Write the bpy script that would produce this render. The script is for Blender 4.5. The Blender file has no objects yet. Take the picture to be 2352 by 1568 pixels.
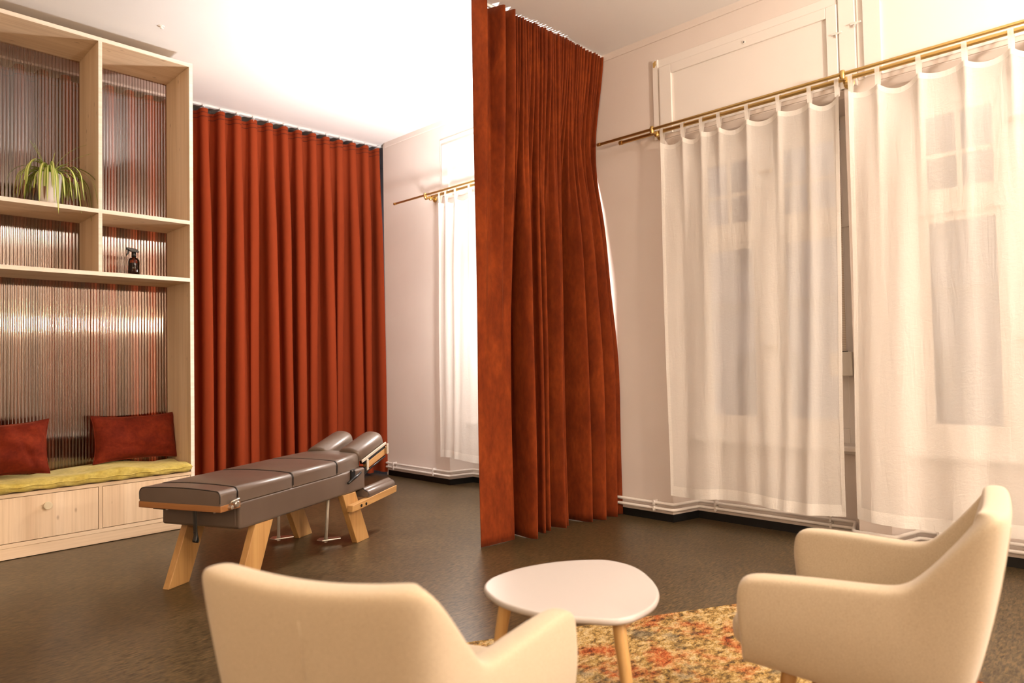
import bpy, bmesh, math, random
from mathutils import Vector, Matrix
S = bpy.context.scene
COL = S.collection
PI = math.pi
rnd = random.Random(7)

# ------------------------------------------------------------------ camera, world, lights, exposure
R_ = Vector((0.69255, -0.72110, -0.01956)); 
CAM_POS = Vector((0, 0, 1.12))
yaw, pitch, roll = math.radians(46.183), math.radians(1.757), math.radians(-1.121)
fw = Vector((math.sin(yaw)*math.cos(pitch), math.cos(yaw)*math.cos(pitch), math.sin(pitch)))
r0 = Vector((math.cos(yaw), -math.sin(yaw), 0)); u0 = r0.cross(fw)
rr = r0*math.cos(roll) + u0*math.sin(roll); uu = -r0*math.sin(roll) + u0*math.cos(roll)
cd = bpy.data.cameras.new('camera'); cam = bpy.data.objects.new('camera', cd); COL.objects.link(cam)
cam.matrix_world = Matrix(((rr.x, uu.x, -fw.x, CAM_POS.x), (rr.y, uu.y, -fw.y, CAM_POS.y), (rr.z, uu.z, -fw.z, CAM_POS.z), (0, 0, 0, 1)))
cd.sensor_width = 36; cd.lens = 24; cd.clip_start = 0.05
cd.dof.use_dof = True; cd.dof.focus_distance = 4.4; cd.dof.aperture_fstop = 2.8
S.camera = cam
S.view_settings.view_transform = 'Standard'; S.view_settings.look = 'None'
S.view_settings.gamma = 1; S.view_settings.use_curve_mapping = False
S.view_settings.exposure = 1.15
w = bpy.data.worlds.new('dusk'); S.world = w; w.use_nodes = True
w.node_tree.nodes['Background'].inputs[0].default_value = (0.55, 0.62, 0.85, 1)
w.node_tree.nodes['Background'].inputs[1].default_value = 0.42

def point(name, loc, power, color, radius=0.09):
    l = bpy.data.lights.new(name, 'POINT'); l.energy = power; l.color = color; l.shadow_soft_size = radius
    o = bpy.data.objects.new(name, l); o.location = loc; COL.objects.link(o); return o
def area(name, loc, rot, power, color, sx, sy):
    l = bpy.data.lights.new(name, 'AREA'); l.energy = power; l.color = color; l.shape = 'RECTANGLE'; l.size = sx; l.size_y = sy
    o = bpy.data.objects.new(name, l); o.location = loc; o.rotation_euler = rot; COL.objects.link(o); return o
point('lamp_behind_curtain', (3.53, 3.70, 1.60), 46, (1.0, 0.93, 0.87), 0.10)
l_ = bpy.data.lights.new('uplight_behind_curtain', 'SPOT'); l_.energy = 150; l_.color = (1.0, 0.97, 0.96); l_.spot_size = math.radians(150); l_.spot_blend = .9; l_.shadow_soft_size = .1
o_ = bpy.data.objects.new('uplight_behind_curtain', l_); o_.location = (3.53, 3.70, 1.80); o_.rotation_euler = (PI, 0, 0); COL.objects.link(o_)
point('lamp_by_window', (2.4, -2.4, 1.90), 115, (1.0, 0.80, 0.58), 0.12)
area('uplight_by_window', (2.4, -2.2, 2.05), (PI, 0, 0), 235, (1.0, 0.88, 0.78), .3, .3)
point('lamp_behind_camera', (-1.6, .5, 1.95), 46, (1.0, 0.70, 0.40), 0.14)

# ------------------------------------------------------------------ mesh helpers
class G:
    def __init__(s): s.v = []; s.f = []; s.m = []
    def add(s, vs, fs, mi=0):
        b = len(s.v); s.v += [tuple(p) for p in vs]; s.f += [tuple(b+i for i in f) for f in fs]; s.m += [mi]*len(fs); return s
    def box(s, x0, x1, y0, y1, z0, z1, mi=0):
        return s.add([(x0,y0,z0),(x1,y0,z0),(x1,y1,z0),(x0,y1,z0),(x0,y0,z1),(x1,y0,z1),(x1,y1,z1),(x0,y1,z1)],
            [(0,3,2,1),(4,5,6,7),(0,1,5,4),(1,2,6,5),(2,3,7,6),(3,0,4,7)], mi)
    def prism(s, poly, axis, a, b, mi=0):
        n = len(poly)
        def P(p, t): return {'x': (t, p[0], p[1]), 'y': (p[0], t, p[1]), 'z': (p[0], p[1], t)}[axis]
        vs = [P(p, a) for p in poly] + [P(p, b) for p in poly]
        return s.add(vs, [tuple(range(n))[::-1], tuple(range(n, 2*n))] + [(i, (i+1) % n, n+(i+1) % n, n+i) for i in range(n)], mi)
    def tube(s, path, r, n=10, mi=0, cap=True):
        path = [Vector(p) for p in path]; rs = r if isinstance(r, (list, tuple)) else [r]*len(path)
        vs = []; prev = None
        for i, p in enumerate(path):
            t = (path[min(i+1, len(path)-1)] - path[max(i-1, 0)]).normalized()
            if prev is None:
                a = Vector((0,0,1)) if abs(t.z) < .9 else Vector((1,0,0))
                nn = t.cross(a).normalized()
            else:
                nn = (prev - t*prev.dot(t)).normalized()
            prev = nn; bb = t.cross(nn)
            for k in range(n):
                a = 2*PI*k/n; vs.append(p + (nn*math.cos(a) + bb*math.sin(a))*rs[i])
        m = len(path)
        fs = [(i*n+k, i*n+(k+1) % n, (i+1)*n+(k+1) % n, (i+1)*n+k) for i in range(m-1) for k in range(n)]
        if cap: fs += [tuple(range(n))[::-1], tuple(range((m-1)*n, m*n))]
        return s.add(vs, fs, mi)
    def lathe(s, prof, c=(0,0,0), n=24, mi=0):
        vs = []
        for (r, z) in prof:
            for k in range(n): vs.append((c[0]+r*math.cos(2*PI*k/n), c[1]+r*math.sin(2*PI*k/n), c[2]+z))
        m = len(prof)
        fs = [(i*n+k, i*n+(k+1) % n, (i+1)*n+(k+1) % n, (i+1)*n+k) for i in range(m-1) for k in range(n)]
        return s.add(vs, fs + [tuple(range(n))[::-1], tuple(range((m-1)*n, m*n))], mi)
    def grid(s, fn, nu, nv, mi=0, closed=False):
        vs = [fn(i/nu, j/nv) for j in range(nv+1) for i in range(nu+1)]
        w_ = nu+1
        return s.add(vs, [(j*w_+i, j*w_+i+1, (j+1)*w_+i+1, (j+1)*w_+i) for j in range(nv) for i in range(nu)], mi)
    def obj(s, name, mats, parent=None, smooth=False, bevel=0, seg=2, sub=0, kind=None):
        me = bpy.data.meshes.new(name); me.from_pydata(s.v, [], s.f)
        mats = mats if isinstance(mats, (list, tuple)) else [mats]
        for m in mats: me.materials.append(m)
        if len(mats) > 1: me.polygons.foreach_set('material_index', s.m)
        if smooth: me.polygons.foreach_set('use_smooth', [True]*len(me.polygons))
        me.update()
        o = bpy.data.objects.new(name, me); COL.objects.link(o)
        if parent: o.parent = parent
        if bevel:
            b = o.modifiers.new('b', 'BEVEL'); b.width = bevel; b.segments = seg; b.limit_method = 'ANGLE'; b.angle_limit = math.radians(40)
        if sub:
            b = o.modifiers.new('s', 'SUBSURF'); b.levels = sub; b.render_levels = sub
        if kind: o['kind'] = kind
        return o
def tag(o, label, cat, group=None, kind=None):
    o['label'] = label; o['category'] = cat
    if group: o['group'] = group
    if kind: o['kind'] = kind
    return o
def thing(name, label, cat, loc=(0,0,0), rz=0, group=None):
    o = bpy.data.objects.new(name, None); COL.objects.link(o); o.location = loc; o.rotation_euler = (0,0,rz)
    return tag(o, label, cat, group)
def smooth(t): t = max(0, min(1, t)); return t*t*(3-2*t)
def lerp(a, b, t): return a + (b-a)*t
def catmull(pts, n, closed=False):
    out = []; N = len(pts); rng = N if closed else N-1
    for i in range(rng):
        P = [Vector(pts[(i+k) % N] if closed else pts[max(0, min(N-1, i+k))]) for k in (-1, 0, 1, 2)]
        for j in range(n):
            t = j/n
            out.append(0.5*((2*P[1]) + (P[2]-P[0])*t + (2*P[0]-5*P[1]+4*P[2]-P[3])*t*t + (3*P[1]-P[0]-3*P[2]+P[3])*t**3))
    if not closed: out.append(Vector(pts[-1]))
    return out

# ------------------------------------------------------------------ material helpers
def mat(name): 
    m = bpy.data.materials.new(name); m.use_nodes = True
    nt = m.node_tree; nt.nodes.clear()
    out = nt.nodes.new('ShaderNodeOutputMaterial'); return m, nt, out
def N(nt, typ, **kw):
    n = nt.nodes.new(typ)
    for k, v in kw.items():
        if k.startswith('i_'):
            key = k[2:].replace('_', ' ')
            n.inputs[key].default_value = v
        else: setattr(n, k, v)
    return n
def L(nt, a, b): nt.links.new(a, b)
def coords(nt, scale=(1,1,1), rot=(0,0,0), src='Object'):
    tc = N(nt, 'ShaderNodeTexCoord'); mp = N(nt, 'ShaderNodeMapping')
    mp.inputs['Scale'].default_value = scale; mp.inputs['Rotation'].default_value = rot
    L(nt, tc.outputs[src], mp.inputs['Vector']); return mp.outputs['Vector']
def noise(nt, vec, scale=5, detail=4, rough=.55, dist=0):
    n = N(nt, 'ShaderNodeTexNoise'); n.inputs['Scale'].default_value = scale; n.inputs['Detail'].default_value = detail
    n.inputs['Roughness'].default_value = rough; n.inputs['Distortion'].default_value = dist
    L(nt, vec, n.inputs['Vector']); return n.outputs['Fac']
def ramp(nt, fac, stops):
    r = N(nt, 'ShaderNodeValToRGB'); e = r.color_ramp.elements
    while len(e) < len(stops): e.new(.5)
    for i, (p, c) in enumerate(stops):
        e[i].position = p; e[i].color = (*c, 1) if len(c) == 3 else c
    L(nt, fac, r.inputs['Fac']); return r.outputs['Color']
def mixc(nt, fac, a, b, mode='MIX'):
    m = N(nt, 'ShaderNodeMix', data_type='RGBA', blend_type=mode)
    for sock, v in ((m.inputs[0], fac), (m.inputs[6], a), (m.inputs[7], b)):
        if hasattr(v, 'is_linked') or hasattr(v, 'links'): L(nt, v, sock)
        elif isinstance(v, (int, float)): sock.default_value = v
        else: sock.default_value = (*v, 1)
    return m.outputs[2]
def principled(nt, out, color, rough=.6, **kw):
    p = N(nt, 'ShaderNodeBsdfPrincipled')
    if isinstance(color, tuple): p.inputs['Base Color'].default_value = (*color, 1)
    else: L(nt, color, p.inputs['Base Color'])
    if isinstance(rough, (int, float)): p.inputs['Roughness'].default_value = rough
    else: L(nt, rough, p.inputs['Roughness'])
    for k, v in kw.items():
        key = k.replace('_', ' ')
        if key == 'Sheen Tint' : p.inputs[key].default_value = (*v, 1)
        elif isinstance(v, tuple): p.inputs[key].default_value = v
        else: p.inputs[key].default_value = v
    L(nt, p.outputs[0], out.inputs['Surface']); return p
def bump(nt, p, h, strength=.2, dist=.01):
    b = N(nt, 'ShaderNodeBump'); b.inputs['Strength'].default_value = strength; b.inputs['Distance'].default_value = dist
    L(nt, h, b.inputs['Height']); L(nt, b.outputs[0], p.inputs['Normal'])
def simple(name, color, rough=.5, **kw):
    m, nt, out = mat(name); principled(nt, out, color, rough, **kw); return m

def make_paint(name, c1, c2, rough=.85):
    m, nt, out = mat(name); v = coords(nt)
    col = ramp(nt, noise(nt, v, 1.3, 3), [(.35, c1), (.65, c2)])
    p = principled(nt, out, col, rough); bump(nt, p, noise(nt, v, 60, 4), .08, .004); return m
M_WALL = make_paint('wall_paint', (.74,.655,.60), (.78,.70,.645))
M_CEIL = make_paint('ceiling_paint', (.84,.82,.80), (.86,.84,.82))
M_TRIM = make_paint('white_gloss_paint', (.80,.75,.70), (.84,.79,.74), .45)
M_BLACK = simple('black_plinth', (.004,.004,.004), .45)

def make_floor():
    m, nt, out = mat('linoleum')
    v = coords(nt, (1,1,1), (0,0,.35)); vs = coords(nt, (13,52,1), (0,0,.35)); vs2 = coords(nt, (24,100,1), (0,0,.1))
    a = noise(nt, v, 2.2, 5, .6); b = noise(nt, vs, 2.0, 4, .6, .6); c = noise(nt, vs2, 3, 3, .7, 1.0)
    base = ramp(nt, a, [(.3, (.056,.038,.018)), (.7, (.086,.060,.029))])
    streak = ramp(nt, b, [(.33, (.28,.25,.20)), (.5, (1,1,1)), (.67, (1.9,1.8,1.6))])
    col = mixc(nt, 1.0, base, streak, 'MULTIPLY')
    fl = ramp(nt, c, [(.0, (0,0,0)), (.70, (0,0,0)), (.78, (.5,.5,.5))])
    col = mixc(nt, fl, col, (.15,.11,.07))
    p = principled(nt, out, col, .34); p.inputs['Specular IOR Level'].default_value = .36
    bump(nt, p, b, .05, .002); return m
M_FLOOR = make_floor()

def make_wood(name, axis, c_dark, c_mid, c_light, rough=.55, knots=True, freq=1.0, knot_col=(.23,.11,.045), knot_amt=.5):
    m, nt, out = mat(name)
    k = {'x': 0, 'y': 1, 'z': 2}[axis]
    sc = [9*freq]*3; sc[k] = .45*freq; fs = [70*freq]*3; fs[k] = 1.6*freq
    wob = N(nt, 'ShaderNodeTexNoise'); wob.inputs['Scale'].default_value = 1.5; L(nt, coords(nt), wob.inputs['Vector'])
    a = noise(nt, coords(nt, tuple(sc)), 1.0, 3, .55, .5); b = noise(nt, coords(nt, tuple(fs)), 1.0, 4, .6, .2)
    col = ramp(nt, a, [(.3, c_dark), (.5, c_mid), (.72, c_light)])
    fine = ramp(nt, b, [(.33, (.91,.88,.83)), (.6, (1.03,1.02,1.01))])
    col = mixc(nt, 1.0, col, fine, 'MULTIPLY')
    if knots:
        ks = [11]*3; ks[k] = 5.5
        vo = N(nt, 'ShaderNodeTexVoronoi'); vo.inputs['Scale'].default_value = 1.0; vo.inputs['Randomness'].default_value = 1
        L(nt, coords(nt, tuple(ks)), vo.inputs['Vector'])
        kn = ramp(nt, vo.outputs['Distance'], [(.04, (knot_amt,)*3), (.11, (0,0,0))])
        col = mixc(nt, kn, col, knot_col)
    p = principled(nt, out, col, rough); bump(nt, p, b, .05, .002); return m
SP = ((.68,.51,.34), (.75,.59,.41), (.81,.66,.49))
M_PINE_Z = make_wood('spruce_vertical', 'z', *SP)
M_PINE_X = make_wood('spruce_horizontal', 'x', *SP)
M_PINE_E = make_wood('spruce_edge', 'x', (.80,.70,.59), (.84,.75,.65), (.87,.80,.71), knots=False)
M_OAK = make_wood('oak', 'z', (.36,.19,.062), (.44,.245,.085), (.52,.31,.115), .45, False, 1.6)
M_OAKX = make_wood('oak_long', 'x', (.36,.19,.062), (.44,.245,.085), (.52,.31,.115), .45, False, 1.6)
M_BEECH = make_wood('stained_beech', 'y', (.25,.10,.03), (.30,.13,.04), (.34,.155,.05), .4, False, 2)
M_LEG = make_wood('lacquered_beech_leg', 'z', (.44,.25,.08), (.52,.31,.11), (.58,.37,.15), .35, False, 2)

def make_velvet(name, c1, c2, c3, sheen=.35, scale=7, amt=(.35,.65), tint=(1,.45,.25), stretch=.45):
    m, nt, out = mat(name); v = coords(nt, (1,1,stretch))
    a = noise(nt, v, scale, 6, .62, .4); b = noise(nt, v, scale*6, 3)
    col = ramp(nt, a, [(amt[0], c1), (.5, c2), (amt[1], c3)])
    f = ramp(nt, b, [(.3, (.82,.82,.82)), (.7, (1.12,1.12,1.12))])
    col = mixc(nt, 1.0, col, f, 'MULTIPLY')
    p = principled(nt, out, col, .85, Sheen_Weight=sheen, Sheen_Roughness=.35, Sheen_Tint=tint)
    p.inputs['Specular IOR Level'].default_value = .15
    bump(nt, p, b, .06, .003); return m
M_VELVET = make_velvet('rust_velvet', (.125,.019,.0035), (.185,.031,.0055), (.25,.046,.008), .16, 7, (.3,.7))
M_CURTAIN = simple('rust_cloth', (.27,.043,.0125), .9); M_CURTAIN.node_tree.nodes['Principled BSDF'].inputs['Specular IOR Level'].default_value = .12
M_SEAM = simple('dark_rust_thread', (.06,.008,.003), .9)
M_PILLOW = make_velvet('rust_pillow_velvet', (.105,.011,.0035), (.145,.0165,.005), (.19,.025,.007), .22, 9, (.32,.68), stretch=1)
M_GREEN = make_velvet('mustard_green_velvet', (.40,.30,.055), (.50,.40,.10), (.60,.49,.15), .4, 8, (.3,.7), (1,.95,.6), 1)
def make_fabric(name, c1, c2, scale=450):
    m, nt, out = mat(name); v = coords(nt)
    col = ramp(nt, noise(nt, v, scale, 2, .5), [(.3, c1), (.7, c2)])
    p = principled(nt, out, col, .9, Sheen_Weight=.25, Sheen_Roughness=.5); p.inputs['Specular IOR Level'].default_value = .2
    bump(nt, p, noise(nt, v, scale, 2), .12, .001); return m
M_CHAIR = make_fabric('cream_upholstery', (.40,.325,.225), (.50,.415,.30))
def make_vinyl():
    m, nt, out = mat('taupe_vinyl'); v = coords(nt)
    col = ramp(nt, noise(nt, v, 4, 3), [(.3, (.100,.069,.050)), (.7, (.120,.085,.063))])
    p = principled(nt, out, col, .36, Coat_Weight=.15, Coat_Roughness=.3)
    bump(nt, p, noise(nt, v, 500, 2), .05, .0005); return m
M_VINYL = make_vinyl()
M_PIPING = simple('black_piping', (.006,.005,.005), .4)
M_BRASS = simple('satin_brass', (.62,.43,.16), .32, Metallic=.9)
M_STEEL = simple('steel', (.62,.57,.50), .3, Metallic=.9)
M_CREAMMETAL = simple('cream_steel', (.60,.54,.44), .4, Metallic=.3)
M_ALU = simple('white_aluminium_track', (.78,.77,.76), .35)
M_BLKMETAL = simple('black_metal', (.006,.006,.006), .35)
M_GAP_SHADE = simple('gap_shade', (.02,.008,.005), .8)
M_WHITE = simple('white_lacquer', (.50,.465,.44), .38)
M_WHITEEDGE = simple('white_lacquer_edge', (.78,.74,.70), .45)
M_CERAMIC = simple('white_ceramic', (.80,.78,.77), .18)
M_SOIL = simple('potting_soil', (.03,.018,.01), .9)
M_LEAFG = simple('leaf_green', (.23,.33,.03), .42)
M_LEAFC = simple('leaf_cream', (.66,.66,.26), .45)
M_LEAFD = simple('leaf_dry_tip', (.16,.075,.03), .7)
M_KNOB = simple('cream_knob', (.62,.53,.36), .45)
M_PLASTIC = simple('white_plastic', (.76,.72,.64), .4)
def make_rug():
    m, nt, out = mat('rug_pile'); v = coords(nt)
    a = noise(nt, v, 3.2, 6, .68, .3); b = noise(nt, coords(nt, (1,1.6,1)), 24, 7, .75, .3); c = noise(nt, v, 210, 3, .75); d = noise(nt, coords(nt, (1,1,1), (0,0,1)), 5.5, 5, .7, .2)
    col = ramp(nt, b, [(.34, (.04,.03,.025)), (.43, (.19,.12,.045)), (.50, (.42,.27,.085)), (.58, (.54,.41,.22)), (.70, (.50,.37,.22))])
    red = ramp(nt, a, [(.48, (0,0,0)), (.58, (1,1,1))])
    col = mixc(nt, red, col, ramp(nt, b, [(.38, (.09,.025,.014)), (.5, (.40,.10,.03)), (.62, (.52,.28,.11))]))
    gr = ramp(nt, d, [(.56, (0,0,0)), (.66, (.85,.85,.85))])
    col = mixc(nt, gr, col, ramp(nt, b, [(.35, (.05,.045,.035)), (.6, (.26,.21,.13))]))
    sp = ramp(nt, c, [(.36, (.32,.30,.28)), (.5, (1,1,1)), (.66, (1.3,1.25,1.2))])
    col = mixc(nt, 1.0, col, sp, 'MULTIPLY')
    p = principled(nt, out, col, .95); p.inputs['Specular IOR Level'].default_value = .1
    bump(nt, p, c, .5, .004); return m
M_RUG = make_rug()
def make_sheer(name, trans, col=(.96,.93,.88)):
    m, nt, out = mat(name)
    d = N(nt, 'ShaderNodeBsdfDiffuse'); t = N(nt, 'ShaderNodeBsdfTranslucent'); tr = N(nt, 'ShaderNodeBsdfTransparent')
    v = coords(nt, (1,1,1)); n = ramp(nt, noise(nt, coords(nt, (1,60,260)), 2, 3, .6), [(.3, tuple(c*.95 for c in col)), (.7, col)])
    L(nt, n, d.inputs['Color']); L(nt, n, t.inputs['Color'])
    wr = noise(nt, coords(nt, (1, 9, 1.6)), 2.2, 5, .62, 1.2); cr = noise(nt, coords(nt, (1, 5, 9)), 3, 3, .6, 2.0)
    bp = N(nt, 'ShaderNodeBump'); bp.inputs['Strength'].default_value = .22; bp.inputs['Distance'].default_value = .02
    am = N(nt, 'ShaderNodeMath', operation='MULTIPLY_ADD'); L(nt, cr, am.inputs[0]); am.inputs[1].default_value = .35; L(nt, wr, am.inputs[2])
    L(nt, am.outputs[0], bp.inputs['Height']); L(nt, bp.outputs[0], d.inputs['Normal']); L(nt, bp.outputs[0], t.inputs['Normal'])
    a = N(nt, 'ShaderNodeMixShader'); a.inputs[0].default_value = .22; L(nt, d.outputs[0], a.inputs[1]); L(nt, t.outputs[0], a.inputs[2])
    b = N(nt, 'ShaderNodeMixShader'); b.inputs[0].default_value = trans; L(nt, a.outputs[0], b.inputs[1]); L(nt, tr.outputs[0], b.inputs[2])
    L(nt, b.outputs[0], out.inputs['Surface']); return m
M_SHEER = make_sheer('sheer_cotton', .34); M_HEM = make_sheer('doubled_sheer_cotton', .18)
def make_poly(name, tint, refl, rough):
    m, nt, out = mat(name)
    tr = N(nt, 'ShaderNodeBsdfTransparent'); tr.inputs[0].default_value = (*tint, 1)
    g = N(nt, 'ShaderNodeBsdfGlossy'); g.inputs['Roughness'].default_value = rough; g.inputs['Color'].default_value = (1, .93, .87, 1) if refl > 1.55 else (1, 1, 1, 1)
    fr = N(nt, 'ShaderNodeFresnel'); fr.inputs['IOR'].default_value = refl
    mx = N(nt, 'ShaderNodeMixShader'); L(nt, fr.outputs[0], mx.inputs[0]); L(nt, tr.outputs[0], mx.inputs[1]); L(nt, g.outputs[0], mx.inputs[2])
    L(nt, mx.outputs[0], out.inputs['Surface']); return m
M_POLY = make_poly('clear_polycarbonate', (.95,.89,.85), 2.45, .055)
M_POLY2 = make_poly('fluted_polycarbonate', (.92,.85,.81), 2.1, .06)
M_GLASS = make_poly('window_glass', (.95,.96,.97), 1.5, .0)

# ================================================================== ROOM SHELL
XW, ZC = 4.164, 3.41
XN = 4.40
floor = G().box(-3.0, 5.2, -4.0, 6.7, -.12, 0).obj('floor', M_FLOOR, kind='structure')
ceil = G().box(-3.0, 5.2, -4.0, 6.7, ZC, ZC+.12).obj('ceiling', M_CEIL, kind='structure')
# window wall: full-height piers with splayed reveals, parapets under the sills, wall over the openings
NICHES = [(4.821, 3.63), (2.49, 1.295), (1.127, -.06)]
ZS, ZP = .55, 2.66       # top of parapet / bottom of wall over the opening
g = G()
edges = [(5.757,)] 
pier_bounds = [(5.757, 4.821), (3.63, 2.49), (1.295, 1.127), (-.06, -4.0)]
for i, (ya, yb) in enumerate(pier_bounds):
    fa = .10 if 0 < i else 0; fb = .10 if i < 3 else 0
    g.prism([(XW, ya), (XN+.16, ya+fa), (XN+.16, yb-fb), (XW, yb)], 'z', .0, ZC)
for (ya, yb) in NICHES:
    g.prism([(XN, ya+.06), (XN+.16, ya+.06), (XN+.16, yb-.06), (XN, yb-.06)], 'z', 0, ZS)
    g.prism([(XW, ya), (XN+.16, ya), (XN+.16, yb), (XW, yb)], 'z', ZP, ZC)
g.obj('wall_right', M_WALL, kind='structure')
G().box(4.165, 4.8, 5.757, 5.80, 0, ZC).obj('wall_recess', M_WALL, kind='structure')
G().box(-3.0, 5.2, 6.55, 6.7, 0, ZC).obj('wall_far', M_WALL, kind='structure')
G().box(-3.12, -3.0, -4.0, 6.7, 0, ZC).obj('wall_left', M_WALL, kind='structure')
G().box(-3.0, 5.2, -4.12, -4.0, 0, ZC).obj('wall_back', make_paint('reflection_dim_taupe', (.34,.26,.20), (.38,.29,.23)), kind='structure')  # unseen wall, colour darkened to dim its reflection in the shelf back
# ceiling cove strip along the window wall
G().box(XW-.012, XW+.01, -4.0, 5.757, 3.362, ZC).obj('trim_1', M_WALL, kind='structure')
# black plinth following the wall line
def wall_line(off, ya=5.757, yb=-3.99):
    pts = [(XW-off, ya)]
    for i, (a, b) in enumerate(NICHES):
        pts += [(XW-off, a-off*.75), (XN-off, a-.060-off*.75), (XN-off, b+.060+off*.75), (XW-off, b+off*.75)]
    pts.append((XW-off, yb)); return pts
a, b = wall_line(.006), wall_line(-.01)
g = G()
for i in range(len(a)-1):
    g.prism([a[i], a[i+1], b[i+1], b[i]], 'z', 0, .052)
g.box(4.158, 4.168, 5.75, 5.77, 0, .052)
g.obj('baseboard_right', M_BLACK, kind='structure')

# two heating pipes along the wall foot, with clips
def pipe(z, label):
    r = .0105
    pts = [(4.34, 5.785, z), (4.17, 5.785, z)] + [(x, y, z) for x, y in wall_line(.032, 5.77)]
    path = []
    for i, p in enumerate(pts):
        p = Vector(p)
        if 0 < i < len(pts)-1:
            d0 = (Vector(pts[i-1])-p); d1 = (Vector(pts[i+1])-p); k = min(.02, d0.length*.4, d1.length*.4)
            path += [p+d0.normalized()*k, p+(d0.normalized()+d1.normalized())*k*.25, p+d1.normalized()*k]
        else: path.append(p)
    o = G().tube(path, r, 10).obj('heating_pipe', M_TRIM, smooth=True)
    tag(o, label, 'pipe', 'heating pipes along the window wall')
    for (x, y) in [(4.132, 5.64), (4.132, 5.02), (4.132, 2.62), (4.368, 2.28), (4.368, 1.52), (4.368, .95), (4.368, .2), (4.132, -.5), (4.368, 4.60), (4.132, 3.2)]:
        c = G().box(x-.014, x+.034, y-.006, y+.006, z-.016, z+.016).obj('pipe_clip', M_TRIM, o)
pipe(.127, 'upper white heating pipe along the foot of the window wall')
pipe(.088, 'lower white heating pipe just above the black plinth')

# windows ---------------------------------------------------------------------
def window(name, ya, yb):
    ya, yb = ya-.07, yb+.07          # ya > yb
    x0 = 4.44; fr = bpy.data.objects.new(name, None); COL.objects.link(fr); fr['kind'] = 'structure'
    z0, z1, zt = .585, 2.60, 1.955
    f = G()
    f.box(x0, x0+.08, yb, yb+.05, z0, z1); f.box(x0, x0+.08, ya-.05, ya, z0, z1)
    f.box(x0, x0+.08, yb+.05, ya-.05, z1-.08, z1); f.box(x0, x0+.08, yb+.05, ya-.05, z0, z0+.09); f.box(x0, x0+.08, yb, ya, z1, z1+.08)
    f.obj('window_frame', M_TRIM, fr, bevel=.004)
    G().box(x0-.01, x0+.085, yb+.002, ya-.002, zt-.045, zt+.045).obj('transom_bar', M_TRIM, fr, bevel=.004)
    ym = (ya+yb)/2
    G().box(x0-.015, x0+.08, ym-.065, ym+.065, z0, z1).obj('mullion', M_TRIM, fr, bevel=.006)
    for (a, b) in ((ym+.065, ya-.05), (yb+.05, ym-.065)):
        s = G()
        for (p, q) in ((z0+.09, zt-.045), (zt+.045, z1-.08)):
            s.box(x0+.012, x0+.06, a, a+.045, p, q); s.box(x0+.012, x0+.06, b-.045, b, p, q)
            s.box(x0+.012, x0+.06, a+.045, b-.045, p, p+.05); s.box(x0+.012, x0+.06, a+.045, b-.045, q-.045, q)
        sb = s.obj('sash', M_TRIM, fr, bevel=.003)
        G().box(x0+.03, x0+.05, a+.04, b-.04, 2.235, 2.26).box(x0+.028, x0+.048, (a+b)/2-.012, (a+b)/2+.012, zt+.08, z1-.12).obj('glazing_bar', M_TRIM, fr)
        for (p, q) in ((z0+.13, zt-.08), (zt+.08, z1-.12)):
            G().box(x0+.038, x0+.042, a+.04, b-.04, p, q).obj('pane', M_GLASS, fr)
    for z in (1.19, 2.35):
        G().tube([(x0-.02, ym+.02, z), (x0-.05, ym+.02, z), (x0-.055, ym-.05, z-.01), (x0-.05, ym-.07, z-.012)], [.014, .012, .014, .018], 8).obj('window_handle', M_BRASS, fr, smooth=True)
    G().prism([(4.325, ZS), (4.325, ZS+.02), (4.333, ZS+.032), (4.50, ZS+.04), (4.50, ZS-.02), (4.36, ZS-.02), (4.345, ZS-.005)], 'y', yb-.03, ya+.03).obj('window_sill', M_TRIM, fr, bevel=.003)
    return fr
for i, (ya, yb) in enumerate(NICHES): window('window_%d' % (i+1), ya, yb)

# shutter cover panels above the rods (framed boards set in the wall)
def cover(name, ya, yb, label=None):
    e = bpy.data.objects.new(name, None); COL.objects.link(e); e['kind'] = 'structure'
    z0, z1 = 2.685, 3.222
    G().box(XW-.008, XW+.02, yb, ya, z0, z1).obj('cover_board', M_TRIM, e, bevel=.002)
    y1, y2, za, zb = ya-.128, yb+.06, z0+.05, z1-.125
    m = G()   # raised rim around the sunken field
    m.box(XW-.022, XW-.006, y1, ya-.035, z0, z1-.06)
    m.box(XW-.022, XW-.006, yb, y2, z0, z1-.06)
    m.box(XW-.022, XW-.006, y2, y1, zb, z1-.06)
    m.obj('cover_rim', M_TRIM, e, bevel=.003)
    return e
cover('trim_2', 2.535, 1.318); cover('trim_3', 1.215, -.05); cover('trim_4', 4.88, 3.60)
# vertical cover strip between the two near covers
G().box(XW-.016, XW+.01, 1.222, 1.311, 2.66, 3.36).obj('trim_5', M_TRIM, kind='structure', bevel=.003)
G().box(XW-.016, XW+.01, 2.512, 2.555, 2.66, 3.226).obj('trim_6', M_TRIM, kind='structure', bevel=.003)
# rounded shutter box soffit under each cover
for i, (ya, yb) in enumerate(NICHES):
    prof = [(XW+.005, 2.685), (XW+.012, 2.655), (XW+.05, 2.625), (XW+.12, 2.612), (XW+.28, 2.60), (XW+.28, 2.66), (XW+.05, 2.69)]
    G().prism(prof, 'y', yb, ya).obj('trim_%d' % (7+i), M_WALL, kind='structure', bevel=.002)
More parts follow.
